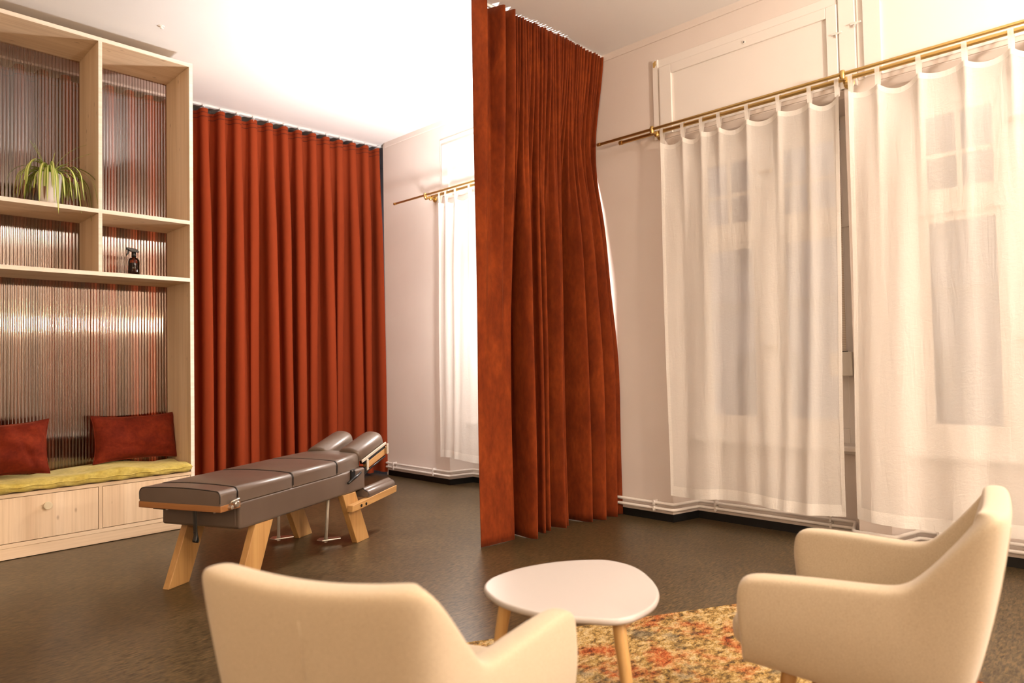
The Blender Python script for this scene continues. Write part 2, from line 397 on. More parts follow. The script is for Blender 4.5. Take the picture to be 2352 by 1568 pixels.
# latches, screw hole, chipped paint
for (y, z, lab) in ((1.318, 2.985, 'small painted turn latch on the edge of the wide cover board'), (1.215, 3.01, 'small painted turn latch on the strip beside the nearer cover board')):
    t = thing('turn_latch', lab, 'latch', (XW-.024, y, z))
    G().lathe([(.001,0),(.008,.0),(.008,.006),(.001,.008)], n=10).obj('pivot', M_TRIM, t, smooth=True).rotation_euler = (0,-PI/2,0)
    G().box(-.008,0,-.03,.028,-.005,.004).box(-.007,0,.0,.006,-.022,0).obj('catch', M_TRIM, t, bevel=.002)
t = thing('screw_plug', 'small round plug with a black hole on the wide cover board', 'plug', (XW-.0225, 1.876, 3.128))
p_ = G().lathe([(.001,0),(.011,0),(.011,.003),(.005,.004),(.001,.004)], n=14).obj('disc', M_TRIM, t); p_.rotation_euler = (0,-PI/2,0)
p_ = G().lathe([(.0005,0),(.004,0),(.004,.0045),(.0005,.005)], n=10).obj('hole', M_BLACK, t); p_.rotation_euler = (0,-PI/2,0)
chip = G().prism([(2.521,3.218),(2.527,3.205),(2.524,3.19),(2.538,3.172),(2.548,3.178),(2.549,3.21),(2.54,3.214),(2.535,3.219)], 'x', XW-.0175, XW-.0155).obj('paint_chip', simple('bare_wood', (.52,.34,.12), .8))
tag(chip, 'ochre patch of chipped paint at the top of the cover board strip', 'paint chip')

# roller shutter strap with its white winder box between the two near curtains
t = thing('shutter_winder', 'white plastic strap winder box between the two sheer curtains', 'strap winder', (4.385, 1.405, 1.0))
G().box(-.05, .03, -.048, .085, .0, .145).obj('winder_case', M_PLASTIC, t, bevel=.008)
G().box(-.035, .0, -.01, .02, .145, .15).obj('strap_slot', M_BLKMETAL, t)
m_, nt_, out_ = mat('woven_strap'); wv = N(nt_, 'ShaderNodeTexWave'); wv.inputs['Scale'].default_value = 30; wv.bands_direction = 'Z'; L(nt_, coords(nt_), wv.inputs['Vector'])
principled(nt_, out_, ramp(nt_, wv.outputs['Color'], [(.2, (.50,.42,.33)), (.8, (.68,.60,.50))]), .8)
G().box(-.02, -.017, -.008, .016, .15, 1.62).obj('strap', m_, t)
G().box(-.03, 0, -.012, .022, 1.62, 1.66).obj('strap_guide', M_BLKMETAL, t)

# opposite buildings in the dusk
def facade():
    m, nt, out = mat('street_render'); v = coords(nt); principled(nt, out, ramp(nt, noise(nt, v, 1.5, 4), [(.3, (.42,.33,.27)), (.7, (.52,.42,.34))]), .9)
    mg, nt, out = mat('dark_street_glass'); principled(nt, out, (.05,.055,.07), .1)
    t = thing('opposite_house', 'pale rendered house front across the street behind the sheer curtains', 'building', (13, 0, -2))
    G().box(0, 3, -14, 16, 0, 11).obj('facade', m, t)
    G().box(-.15, .05, -14, 16, 4.2, 4.45).obj('string_course', m, t)
    for zz in (1.2, 5.0, 8.4):
        for k in range(11):
            y = -12.5+k*2.5
            wf = G().box(-.06, .05, y-.08, y+1.28, zz-.1, zz+2.1).obj('window_surround', m, t)
            G().box(-.08, -.05, y, y+.58, zz, zz+2.0).box(-.08, -.05, y+.62, y+1.2, zz, zz+2.0).obj('pane', mg, wf)
facade()
G().box(4.9, 40, -30, 30, -2.2, -2.0).obj('street', simple('asphalt', (.06,.06,.065), .9), kind='structure')

# ================================================================== SHELF WITH BENCH
YF, YB = 5.023, 5.467
X0S, XR = .160, 1.947
sh = thing('shelving_unit', 'tall pale spruce shelving unit with fluted clear back and bench', 'shelving unit', (0,0,0))
TH = .025
EDGE = .0
G().box(XR-TH, XR, YF, YB+.02, 0, 3.327).obj('side_panel', M_PINE_Z, sh, bevel=.0015)
G().box(X0S, X0S+TH, YF, YB+.02, 0, 3.327).obj('side_panel', M_PINE_Z, sh, bevel=.0015)
xi0, xi1 = X0S+TH, XR-TH
G().box(xi0, xi1, YF, YB+.02, 3.297, 3.323).obj('top_board', M_PINE_X, sh, bevel=.0015)
G().box(xi0, xi1, YF, YB, 2.153, 2.179).obj('shelf_board', M_PINE_X, sh, bevel=.0015)
G().box(xi0, xi1, YF, YB, 1.741, 1.767).obj('shelf_board', M_PINE_X, sh, bevel=.0015)
for xp in (.757, 1.343):
    G().box(xp, xp+.022, YF+.001, YB, 2.179, 3.297).obj('partition', M_PINE_Z, sh, bevel=.0015)
    G().box(xp, xp+.022, YF+.001, YB, 1.767, 2.153).obj('partition', M_PINE_Z, sh, bevel=.0015)
    G().box(xp, xp+.022, YF, YB, .097, .369).obj('drawer_divider', M_PINE_Z, sh, bevel=.001)
# paler strips laid over the boards' front edges
def edge(x0, x1, z0, z1): G().box(x0, x1, YF-.0015, YF+.001, z0, z1).obj('edge_band', M_PINE_E, sh)
edge(XR-TH, XR, .0, 3.327); edge(xi0, xi1, 3.297, 3.323); edge(xi0, xi1, 2.153, 2.179); edge(xi0, xi1, 1.741, 1.767)
for xp in (.757, 1.343): edge(xp, xp+.022, 2.179, 3.297); edge(xp, xp+.022, 1.767, 2.153)
G().box(xi0, xi1, YF, YB+.02, .369, .391).obj('bench_board', M_PINE_X, sh, bevel=.001)
G().box(xi0, xi1, YF, YB+.02, .072, .096).obj('bottom_board', M_PINE_X, sh, bevel=.001)
G().box(X0S, xi1, YF+.003, YF+.025, 0.004, .071).obj('plinth_board', M_PINE_X, sh, bevel=.001)
G().box(xi0, xi1, YF+.03, YF+.05, .096, .369).obj('drawer_gap_shade', M_GAP_SHADE, sh)  # dark sheet standing in for the shade behind the drawer gaps
for (xa, xb) in ((xi0, .757), (.779, 1.343), (1.365, xi1)):
    d = G().box(xa+.003, xb-.003, YF+.001, YF+.022, .100, .3655).obj('drawer', M_PINE_Z, sh, bevel=.001)
    k = G().lathe([(.001,0),(.012,0),(.012,.012),(.0235,.016),(.0235,.026),(.022,.028),(.001,.028)], n=28).obj('knob', M_KNOB, d, smooth=False, bevel=.001)
    k.location = ((xa+xb)/2, YF+.001, .296); k.rotation_euler = (PI/2, 0, 0)
# fluted twin-wall back: flat front skin, thin ribs, rippled rear skin
def pane(xa, xb, za, zb):
    pitch = .0195; n = int((xb-xa)/pitch)
    p = G().grid(lambda u, v: (lerp(xa, xb, u), YB-.0045+.0008*math.cos(2*PI*u*n), lerp(za, zb, v)), n*8, 1).obj('back_pane', M_POLY, sh, smooth=True)
    G().grid(lambda u, v: (lerp(xa, xb, u), YB+.008+.0042*abs(math.sin(PI*u*n))-.002, lerp(za, zb, v)), n*8, 1).obj('fluted_skin', M_POLY2, p, smooth=True)
    r = G()
    for i in range(n+1):
        x = xa+(xb-xa)*i/n
        r.box(max(xa, x-.0007), min(xb, x+.0007), YB-.003, YB+.006, za, zb)
    r.obj('rib', M_RIB, p, kind='stuff')
M_RIB = make_poly('polycarbonate_rib', (.60,.47,.40), 1.6, .1)
cols = [(xi0, .757), (.779, 1.343), (1.365, xi1)]
for xa, xb in cols:
    pane(xa, xb, 2.179, 3.297); pane(xa, xb, 1.767, 2.153)
pane(xi0, xi1, .391, 1.741)

# bench cushion
def cushion():
    xa, xb, ya, yb, za, zb = X0S+.03, 1.925, 4.992, 5.44, .391, .462
    bm = G()
    def ring(u, v):
        # u along length, v around the section (superellipse)
        a = 2*PI*v; e = 4.5
        c, s_ = math.cos(a), math.sin(a)
        cx = math.copysign(abs(c)**(2/e), c); cz = math.copysign(abs(s_)**(2/e), s_)
        endk = min(1, (min(u, 1-u)/.012))**.5
        y = (ya+yb)/2 + cx*(yb-ya)/2*lerp(.93, 1, endk); z = (za+zb)/2 + cz*(zb-za)/2*lerp(.45, 1, endk)
        x = lerp(xa, xb, u)
        if z > (za+zb)/2:
            z += .006*math.sin(x*9+1)+.005*math.sin(x*17+y*14)+.004*math.sin(y*31+x*7) + .012*math.exp(-((x-1.42)/.2)**2)
        y -= .004*math.sin(x*23)+.003*math.sin(x*61)
        if cz < .75 and cx < 0: z += .003*math.sin(x*47+z*200)
        return (x, y, z)
    bm.grid(ring, 160, 44)
    return bm.obj('bench_cushion', M_GREEN, smooth=True)
cu = tag(cushion(), 'long crumpled mustard green cushion on the shelving bench', 'cushion')
cp = G().tube([(X0S+.035+ i*(1.922-X0S-.035)/80, 4.990-.004*math.sin((X0S+.03+ i*(1.922-X0S-.03)/80)*23), .430+.004*math.sin(i*.9)) for i in range(81)], .0028, 6).obj('seam_piping', M_GREEN, cu, smooth=True)

# throw pillows
def pillow(name, w_, h_, t_, label, loc, rot, seed):
    r = random.Random(seed); g = G()
    ph = [r.uniform(0, 6) for _ in range(8)]
    def side(sgn):
        def fn(u, v):
            a, b = 2*u-1, 2*v-1
            pinch = 1-.12*(1-abs(a)**2.5)*(abs(b)**3) ; pinch2 = 1-.075*(1-abs(b)**2.5)*(abs(a)**3)
            th = max(0, (1-abs(a)**2.4)*(1-abs(b)**2.4))**.6
            wr = .010*math.sin(a*5+b*3+ph[0])*math.sin(b*6-a*2+ph[1]) + .007*math.sin(11*a*b+ph[2]+4*a) + .010*math.exp(-((a-.55+.25*b)/.06)**2)*(-1)
            return (a*w_/2*pinch2, sgn*(th*t_/2 + wr*min(1, th*1.6)), b*h_/2*pinch)
        return fn
    g.grid(side(-1), 44, 34); g.grid(side(1), 44, 34)
    o = g.obj(name, M_PILLOW, smooth=True)
    o.location = loc; o.rotation_euler = rot
    tag(o, label, 'pillow', 'rust velvet pillows on the bench')
    e = [( -1+2*i/20, -1) for i in range(20)] + [(1, -1+2*i/20) for i in range(20)] + [(1-2*i/20, 1) for i in range(20)] + [(-1, 1-2*i/20) for i in range(21)]
    pts = []
    for a, b in e:
        pinch = 1-.12*(1-abs(a)**2.5)*(abs(b)**3); pinch2 = 1-.075*(1-abs(b)**2.5)*(abs(a)**3)
        pts.append((a*w_/2*pinch2, 0, b*h_/2*pinch))
    G().tube(pts, .0035, 6).obj('edge_seam', M_PILLOW, o, smooth=True)
    return o
pillow('throw_pillow', .55, .335, .15, 'dark rust velvet pillow against the right end of the bench', (1.665, 5.345, .640), (math.radians(-14), 0, math.radians(-4)), 3)
pillow('throw_pillow', .53, .345, .19, 'brighter rust velvet pillow cut by the left picture edge', (.845, 5.215, .640), (math.radians(-10), math.radians(-2), math.radians(-17)), 11)

# spider plant
pl = thing('potted_spider_plant', 'spider plant in a white pot on the upper shelf', 'plant', (1.10, 5.16, 2.179))
G().lathe([(.001,0),(.050,0),(.053,.004),(.070,.20),(.073,.208),(.069,.212),(.064,.200),(.062,.185)], n=32).obj('pot', M_CERAMIC, pl, smooth=True)
G().lathe([(.001,.19),(.062,.185),(.062,.19),(.03,.20),(.001,.203)], n=20).obj('soil', M_SOIL, pl)
def leaf(az, ln, up, droop, wd, dry=False):
    g = G(); n = 16; p = Vector((.015*math.cos(az), .015*math.sin(az), .195)); el = up
    d = Vector((math.cos(az), math.sin(az), 0)); side = Vector((-math.sin(az), math.cos(az), 0))
    step = ln/n; rows = []
    for i in range(n+1):
        t = i/n
        w2 = wd*(.55+.9*t)*(1-t)**.55*1.25 if t < 1 else .0003
        tang = d*math.cos(el)+Vector((0,0,1))*math.sin(el); nrm = side.cross(tang)
        rows.append([p-side*w2, p-side*w2*.38-nrm*.0012, p+side*w2*.38-nrm*.0012, p+side*w2])
        p = p+tang*step; el -= droop/n*(1.6-.7*t)
        el = max(el, -1.45)
    vs = [q for r_ in rows for q in r_]; fs = []; mi = []
    for i in range(n):
        for k in range(3):
            fs.append((i*4+k, i*4+k+1, i*4+k+5, i*4+k+4)); mi.append(2 if dry and i > n*.72 else (1 if k == 1 else 0))
    g.v = [tuple(q) for q in vs]; g.f = fs; g.m = mi
    o = g.obj('leaf', [M_LEAFG, M_LEAFC, M_LEAFD], pl, smooth=True); return o
rl = random.Random(5)
for i in range(58):
    az = rl.uniform(0, 2*PI); front = -math.sin(az)
    ln = rl.uniform(.26, .50)*(1.0 if front > -.2 else .7)
    leaf(az, ln, rl.uniform(.70, 1.30), rl.uniform(2.3, 3.1), rl.uniform(.006, .0105), rl.random() < .28)
for az, ln, up, dr, wd in ((0.25, .36, 1.35, .7, .004), (-.1, .30, 1.05, .5, .0045), (-2.6, .24, 1.25, .4, .003), (2.9, .22, 1.45, .3, .003), (1.0, .2, 1.4, .3, .003)):
    leaf(az, ln, up, dr, wd)

# amber spray bottle
sb = thing('spray_bottle', 'amber spray bottle with black trigger head on the shelf', 'bottle', (1.625, 5.25, 1.767))
m_, nt_, out_ = mat('amber_glass')
gl = N(nt_, 'ShaderNodeBsdfTransparent'); gl.inputs[0].default_value = (.50,.20,.04,1)
go = N(nt_, 'ShaderNodeBsdfGlossy'); go.inputs['Roughness'].default_value = .04
fr = N(nt_, 'ShaderNodeFresnel'); fr.inputs[0].default_value = 1.5
mx = N(nt_, 'ShaderNodeMixShader'); L(nt_, fr.outputs[0], mx.inputs[0]); L(nt_, gl.outputs[0], mx.inputs[1]); L(nt_, go.outputs[0], mx.inputs[2]); L(nt_, mx.outputs[0], out_.inputs[0])
G().lathe([(.001,0),(.034,0),(.036,.003),(.036,.118),(.033,.131),(.024,.141),(.013,.146),(.013,.156)], n=32).obj('glass_body', m_, sb, smooth=True)
G().lathe([(.001,.004),(.0335,.004),(.0335,.106),(.001,.106)], n=28).obj('liquid', simple('dark_liquid', (.022,.009,.003), .2), sb, smooth=True)
G().lathe([(.001,.150),(.0155,.150),(.0155,.168),(.0135,.185),(.001,.185)], n=20).obj('collar', M_BLKMETAL, sb, smooth=True)
hp = [(-.050,.213),(-.050,.200),(-.036,.198),(-.030,.192),(-.012,.184),(.016,.184),(.034,.186),(.026,.200),(.012,.208),(-.038,.214)]
G().prism(hp, 'y', -.011, .011).obj('spray_head', M_BLKMETAL, sb, bevel=.003)
G().tube([(-.036,0,.197),(-.037,0,.182),(-.041,0,.168),(-.048,0,.156)], [.006,.0055,.005,.004], 8).obj('trigger', M_BLKMETAL, sb, smooth=True)
G().tube([(0,0,.15),(.002,0,.02)], .002, 6).obj('dip_tube', M_BLKMETAL, sb)

# ================================================================== CURTAINS
TA = math.radians(-2.687); DU = Vector((math.cos(TA), math.sin(TA), 0)); DV = Vector((-math.sin(TA), math.cos(TA), 0))
# back curtain
B0 = Vector((4.254, 5.864-.0, 0))
def bpt(u, v, z): return B0 + DU*u + DV*v + Vector((0,0,z))       # u <= 0 leftwards
trk = thing('curtain_track', 'white ceiling track carrying the rust curtain at the back', 'curtain track')
g = G(); A_, B_ = bpt(-4.2, -.012, 0), bpt(0, -.012, 0); C_, D_ = bpt(0, .022, 0), bpt(-4.2, .022, 0)
g.prism([(p.x, p.y) for p in (A_, B_, C_, D_)], 'z', 3.392, ZC).obj('rail', M_ALU, trk, bevel=.002)
rc = random.Random(21)
PIT = .1457; NF = 28
ftab = [(rc.uniform(-.022, .022), rc.uniform(.75, 1.2), rc.uniform(-1, 1), rc.uniform(.35, 1.35)) for _ in range(NF+3)]
def back_pt(u, z, dv=0):
    # u measured leftwards from the right end; one S fold per pitch
    ph = u/PIT; k = int(ph); fr_ = ph-k
    t = (3.36-z)/3.34
    def par(i): return ftab[max(0, min(NF+2, i))]
    a0, a1 = par(k), par(k+1); sh_ = lerp(a0[0], a1[0], fr_)*(t*1.6) + .012*lerp(a0[2], a1[2], fr_)*t
    amp = lerp(.048, .082, smooth(t*3))*lerp(a0[1], a1[1], fr_)*lerp(1, lerp(a0[3], a1[3], fr_), smooth(t))
    a = 2*PI*ph
    off = -amp*math.cos(a) - .044*smooth(t*1.3)*math.cos(a/2+.6) + .012*t*math.cos(a/3)
    ux = u + .020*math.sin(2*a)*lerp(.5, 1, smooth(t*3)) + sh_
    zz = z
    return bpt(-.105-ux, off+dv+.02, zz)
NU = NF*16
def bc(u, v):
    z = lerp(3.372, .03, v); uu_ = u*NF*PIT
    if v < .01: z -= .012*(1-math.cos(2*PI*uu_/PIT))*.5
    return back_pt(uu_, z)
bcur = G().grid(bc, NU, 26).obj('back_curtain', M_CURTAIN, smooth=True)
tag(bcur, 'rust red floor length curtain in deep even folds at the back', 'curtain')
for zz_ in (3.338, 3.302): G().grid(lambda u, v: back_pt(u*NF*PIT, zz_-.004*v+.003*math.sin(u*61+zz_), -.003), NU, 1).obj('heading_seam', M_SEAM, bcur, smooth=True)
for k in range(14):
    p = bpt(-.105-(k+.03)*PIT, -.012, 0)
    G().box(p.x-.016, p.x+.016, p.y-.014, p.y+.004, 3.384, 3.398).box(p.x-.004, p.x+.004, p.y-.004, p.y+.01, 3.355, 3.39).obj('glider', M_ALU, trk, bevel=.002)

# dividing velvet curtain
V0 = Vector((2.872, 3.05, 0))
def vpt(u, v, z): return V0 + DU*u + DV*v + Vector((0,0,z))
trk2 = thing('curtain_track', 'white ceiling track above the dividing velvet curtain', 'curtain track')
g = G(); q_ = [vpt(-.05, .002, 0), vpt(1.28, .002, 0), vpt(1.28, .020, 0), vpt(-.05, .020, 0)]
g.prism([(p.x, p.y) for p in q_], 'z', 3.392, ZC).obj('rail', M_ALU, trk2, bevel=.002)
# plan polylines (u along the track, v across it; negative v is towards the room in front)
rv = random.Random(4)
TOP = [(0,.0),(.05,-.062),(.072,-.06),(.09,-.01),(.13,.01),(.165,.012),(.20,-.066),(.222,-.062),(.225,.0),(.25,.018),(.29,-.07),(.305,-.066),(.305,-.01),(.325,.012)]
u_ = .335
while u_ < 1.205:
    st = rv.uniform(.011, .018); d_ = rv.uniform(.030, .044)
    TOP += [(u_+st*.35, -d_), (u_+st*.75, -d_+.002), (u_+st*.9, -.004), (u_+st*1.3, .012)]
    u_ += st*1.75
BOT = [(0,.0),(.07,-.006),(.16,-.008),(.245,-.012),(.262,-.01),(.275,.045),(.30,.07),(.35,.055),(.345,-.045),(.362,-.078),(.378,-.06),(.40,.0),(.44,.02),(.49,.0),(.492,-.035),(.505,-.042),(.515,-.02),(.53,.018),(.55,.008),(.560,-.025),(.572,-.03),(.585,.0),(.61,.04),(.65,.03),(.685,-.035),(.70,-.04),(.712,-.01),(.72,-.005),(.745,-.02),(.757,-.01),(.78,.06),(.83,.10),(.88,.09),(.90,.06),(.93,-.02),(.945,-.038),(.957,-.02),(.97,.02),(1.0,.03),(1.04,-.035),(1.065,-.05),(1.08,-.03),(1.10,.02),(1.14,.02),(1.19,-.035),(1.21,-.04),(1.225,-.0),(1.26,.03),(1.29,-.005),(1.315,-.02)]
def resample(pts, n):
    P = catmull([(a, b, 0) for a, b in pts], 6)
    Ls = [0]
    for i in range(1, len(P)): Ls.append(Ls[-1]+(P[i]-P[i-1]).length)
    out = []; j = 0
    for i in range(n+1):
        s_ = Ls[-1]*i/n
        while j < len(P)-2 and Ls[j+1] < s_: j += 1
        f = (s_-Ls[j])/max(1e-9, Ls[j+1]-Ls[j]); out.append(P[j].lerp(P[j+1], min(1, f)))
    return out
NV = 620
tp_, bt_ = resample(TOP, NV), resample(BOT, NV)
# match by u so folds run straight down: parameter of bottom curve chosen from the top's progress
def vel(i, z):
    t = (3.375-z)/3.35
    a, b = tp_[i], bt_[i]
    k = smooth(t*2.0+.02) if i > NV*.2 else smooth(t*1.2)
    p = a.lerp(b, k)
    e = smooth((i/NV-.5)/.5)
    uu_ = p.x*1.0 if p.x < 1.0 else lerp(1.0, 1.286 - .034*math.exp(-((t-.50)/.13)**2), min(1, (p.x-1.0)/(lerp(tp_[NV].x, bt_[NV].x, k)-1.0)))
    vv = p.y*((1.5 if p.y > 0 else 1.1)*(1 + .45*smooth((i/NV-.15)/.1)*k)) + .006*math.sin(3*t*PI+i*.02)*t + e*(.105*math.exp(-((t-.20)/.16)**2) - .06*smooth((t-.35)/.4))
    return uu_, vv
def vfn(u, v):
    i = round(u*NV); z = lerp(3.391, .004, v)
    uu_, vv = vel(i, z)
    if v > .97 and u < .2: z -= .003*(1-u/.2)*(v-.97)/.03
    return vpt(uu_, vv, z)
vcur = G().grid(vfn, NV, 60).obj('velvet_curtain', M_VELVET, smooth=True)
so = vcur.modifiers.new('t', 'SOLIDIFY'); so.thickness = .004; so.offset = 0
tag(vcur, 'rust velvet dividing curtain in the middle, gathered in tight pleats at the ceiling', 'curtain')

# sheer curtains -------------------------------------------------------------
def sheer(label, tabs, ztab, seed, y_bot0, y_bot1, zb, group='white sheer curtains at the windows', extra=0):
    """tabs: y of the loops, descending (left to right in the photo)"""
    r = random.Random(seed); xr = 4.098
    y0, y1 = tabs[0], tabs[-1]; ph = [r.uniform(0, 6.28) for _ in range(10)]
    npt = len(tabs)
    def top(u):
        y = lerp(y0, y1, u); 
        k = 0
        while k < npt-2 and tabs[k+1] > y: k += 1
        f = (y-tabs[k])/(tabs[k+1]-tabs[k]); gap = abs(tabs[k+1]-tabs[k])
        sag = 4*f*(1-f)*(.004+.13*gap)*(1+.5*math.sin(k*2.3+ph[6]))
        near = min(f, 1-f)*gap
        return y, ztab-.082-sag, near, 4*f*(1-f)
    folds = [(r.uniform(.03,.97), r.uniform(.05,.14), r.uniform(.006,.016), r.uniform(-.10,.10)) for _ in range(8)]
    def pt(u, v, dx=0):
        y, zt_, near, s4 = top(u)
        z = lerp(zt_, zb + .012*math.sin(u*9+ph[0]) , v)
        yb = lerp(y_bot0, y_bot1, u)
        yy = lerp(y, yb, v) + .006*math.sin(v*7+ph[1]+u*11)*v
        # tab pleats fan out downwards, broad folds lower down
        x = -.010*math.exp(-(near/.02)**2)*math.exp(-v*4) + .018*s4*math.exp(-v*8)
        for (c, wd, am, dr) in folds:
            cc = c+dr*v; x -= am*math.exp(-((u-cc)/(wd*.5))**2)*smooth(v*3+.15)
        x += .007*math.sin(u*21+ph[2]+1.5*v)*smooth(v*2) + .0022*math.sin(u*57+ph[3]+2*v)*smooth(v*3)
        return (xr-.006+x-.02*v+dx, yy, z)
    o = G().grid(lambda u, v: pt(u, v), 200, 90).obj('sheer_curtain', M_SHEER, smooth=True)
    tag(o, label, 'curtain', group)
    ln = abs(y1-y0)
    hems = G().grid(lambda u, v: pt(u, lerp(0, .013, v), -.0015), 160, 3)
    hems.obj('top_hem', M_HEM, o, smooth=True)
    G().grid(lambda u, v: pt(u, lerp(.972, 1, v), -.0015), 160, 2).obj('bottom_hem', M_HEM, o, smooth=True)
    wv_ = .022/ln
    G().grid(lambda u, v: pt(u*wv_, v, -.0015), 2, 90).obj('side_hem', M_HEM, o, smooth=True)
    G().grid(lambda u, v: pt(1-u*wv_, v, -.0015), 2, 90).obj('side_hem', M_HEM, o, smooth=True)
    for k, y in enumerate(tabs):
        yy = y + (-.010 if k == 0 else (.010 if k == npt-1 else 0))
        path = []
        for a in range(9):
            th = PI*a/8; path.append((xr-.0165*math.cos(th), ztab+.0165*math.sin(th)))
        prof = [(xr-.010, ztab-.092)] + [(xr-.0165, ztab-.02)] + path + [(xr+.0165, ztab-.02), (xr-.002, ztab-.092)]
        tw = .0125
        G().grid(lambda u, v: (prof[round(v*(len(prof)-1))][0], yy-tw+2*tw*u*(1) , prof[round(v*(len(prof)-1))][1]), 2, len(prof)-1).obj('tab', M_HEM, o, smooth=True)
    return o
ZR = 2.70
sheer('white sheer curtain hanging at the window left of the white gap', [2.467, 2.299, 2.161, 2.038, 1.849, 1.651, 1.465, 1.301], ZR-.006, 5, 2.452, 1.338, .212)
sheer('white sheer curtain at the nearest window, cut by the right picture edge', [1.248, 1.098, .899, .693, .499, .31, .12, -.06], ZR-.006, 9, 1.275, -.08, .212)
sheer('white sheer curtain partly hidden behind the velvet dividing curtain', [4.828, 4.729, 4.597, 4.411, 4.26, 4.08, 3.90, 3.70], ZR-.006, 14, 4.845, 3.72, .262)

# brass double rods
def rod_set(yl, yr, yl2, yr2, brackets, label):
    t = thing('curtain_rod', label, 'curtain rod', (0,0,0), 0, 'double brass curtain rods')
    G().tube([(4.034, yl, ZR), (4.034, yr, ZR)], .010, 14).obj('front_rod', M_BRASS, t, smooth=True, bevel=.001)
    G().tube([(4.098, yl2, ZR-.008), (4.098, yr2, ZR-.008)], .0125, 14).obj('rear_rod', M_BRASS, t, smooth=True, bevel=.001)
    for y in (yl, yr): G().lathe([(.001,-.012),(.0125,-.012),(.0125,.012),(.001,.012)], n=16).obj('end_cap', M_BRASS, t).matrix_local = Matrix.Translation((4.034, y, ZR)) @ Matrix.Rotation(PI/2, 4, 'X')
    for y in (yl2, yr2): G().lathe([(.001,-.012),(.0155,-.012),(.0155,.012),(.001,.012)], n=16).obj('end_cap', M_BRASS, t).matrix_local = Matrix.Translation((4.098, y, ZR-.008)) @ Matrix.Rotation(PI/2, 4, 'X')
    for y in brackets:
        b = G().tube([(XW-.02, y, ZR-.02), (4.02, y, ZR-.016)], .008, 10)
        b.lathe([(.001,-.03),(.012,-.03),(.015,-.02),(.015,.012),(.011,.02),(.001,.021)], (4.034, y, ZR), 14)
        b.lathe([(.001,-.03),(.014,-.03),(.018,-.02),(.018,.006),(.001,.008)], (4.098, y, ZR-.008), 14)
        br = b.obj('bracket', M_BRASS, t, smooth=True, bevel=.001)
        G().lathe([(.001,0),(.03,0),(.03,.008),(.026,.012),(.001,.012)], n=20).obj('wall_plate', M_BRASS, br, smooth=False).matrix_local = Matrix.Translation((XW-.008, y, ZR-.02)) @ Matrix.Rotation(-PI/2, 4, 'Y')
rod_set(2.95, -.45, 2.80, -.30, (2.50, 1.262, -.12), 'near double brass rod carrying two sheer curtains over the windows')
rod_set(5.43, 3.30, 5.02, 3.45, (4.96, 3.55), 'far double brass rod over the window behind the velvet curtain')

# little ceiling fittings
t = thing('ceiling_stub', 'small broken white fitting stuck on the ceiling above the shelving', 'ceiling fitting', (1.647, 4.772, ZC))
G().tube([(0,0,0),(0,0,-.012),(.012,-.008,-.016)], [.012,.008,.004], 8).obj('stub', M_TRIM, t, smooth=True)
G().lathe([(.001,-.004),(.02,-.004),(.022,0),(.001,0)], n=12).obj('base_disc', M_TRIM, t)

# ================================================================== TREATMENT TABLE
tb = thing('treatment_table', 'taupe padded chiropractic treatment table on slanted oak legs', 'treatment table', (1.498, 3.310, 0), math.radians(24))
BW = .50
G().box(0, 1.135, .0, BW, .325, .462).obj('beam', M_VINYL, tb, bevel=.014, seg=4)
G().tube([(-.0, .03, .345), (-.0005, .03, .455)], .002, 6).obj('end_piping', M_VINYL, tb)
def leg(u0, u1, t0, t1, v0, v1, nm='leg'):
    return G().prism([(u0, 0), (u1, 0), (t1, .325), (t0, .325)], 'y', v0, v1).obj(nm, M_OAK, tb, bevel=.003)
leg(-.02, .115, .115, .25, .005, .045); leg(-.02, .115, .115, .25, .436, .476)
leg(1.035, 1.175, .882, 1.022, .0, .040); leg(1.035, 1.175, .882, 1.022, .440, .480)
def pad(name, u0, u1, v0, v1, z0, z1, z1b=None, taper=0, crown=.008, top=.028):
    """upholstered cushion with rounded long edges: cross section swept along u"""
    z1b = z1 if z1b is None else z1b; n = 10; g = G()
    def sec(zt, tv):
        a, b = v0+tv, v1-tv
        P = [(a, z0)] + [(a+.001, z0+.01)] 
        rad = top
        for k in range(n+1):
            th = PI-PI/2*k/n; P.append((a+rad+rad*math.cos(th), zt-rad+rad*math.sin(th)))
        for k in range(1, 8):
            f = k/8; P.append((lerp(a+rad, b-rad, f), zt+crown*4*f*(1-f)))
        for k in range(n+1):
            th = PI/2-PI/2*k/n; P.append((b-rad+rad*math.cos(th), zt-rad+rad*math.sin(th)))
        P += [(b-.001, z0+.01), (b, z0)]
        return P
    us = [0, .006, .02, .5, .98, .994, 1]; ins = [.006, .0015, 0, 0, 0, .0015, .006]
    rows = []
    for f, i_ in zip(us, ins):
        u = lerp(u0, u1, f); rows.append([(u, v, z-i_ if z > z0+.02 else z) for v, z in sec(lerp(z1, z1b, f)-i_, i_+taper*f)])
    m = len(rows[0]); vs = [p for r_ in rows for p in r_]
    fs = [(i*m+k, i*m+k+1, (i+1)*m+k+1, (i+1)*m+k) for i in range(len(rows)-1) for k in range(m-1)]
    fs += [(i*m+m-1, i*m, (i+1)*m, (i+1)*m+m-1) for i in range(len(rows)-1)]
    fs += [tuple(range(m))[::-1], tuple(range((len(rows)-1)*m, len(rows)*m))]
    g.add(vs, fs); o = g.obj(name, M_VINYL, tb, smooth=True)
    es = o.modifiers.new('e', 'EDGE_SPLIT'); es.split_angle = math.radians(50)
    # black piping along both ends
    for r_ in (rows[1], rows[-2]):
        G().tube([(p[0], p[1], p[2]) for p in r_[1:-1]], .0022, 5, cap=False).obj('piping', M_PIPING, o, smooth=True)
    return o
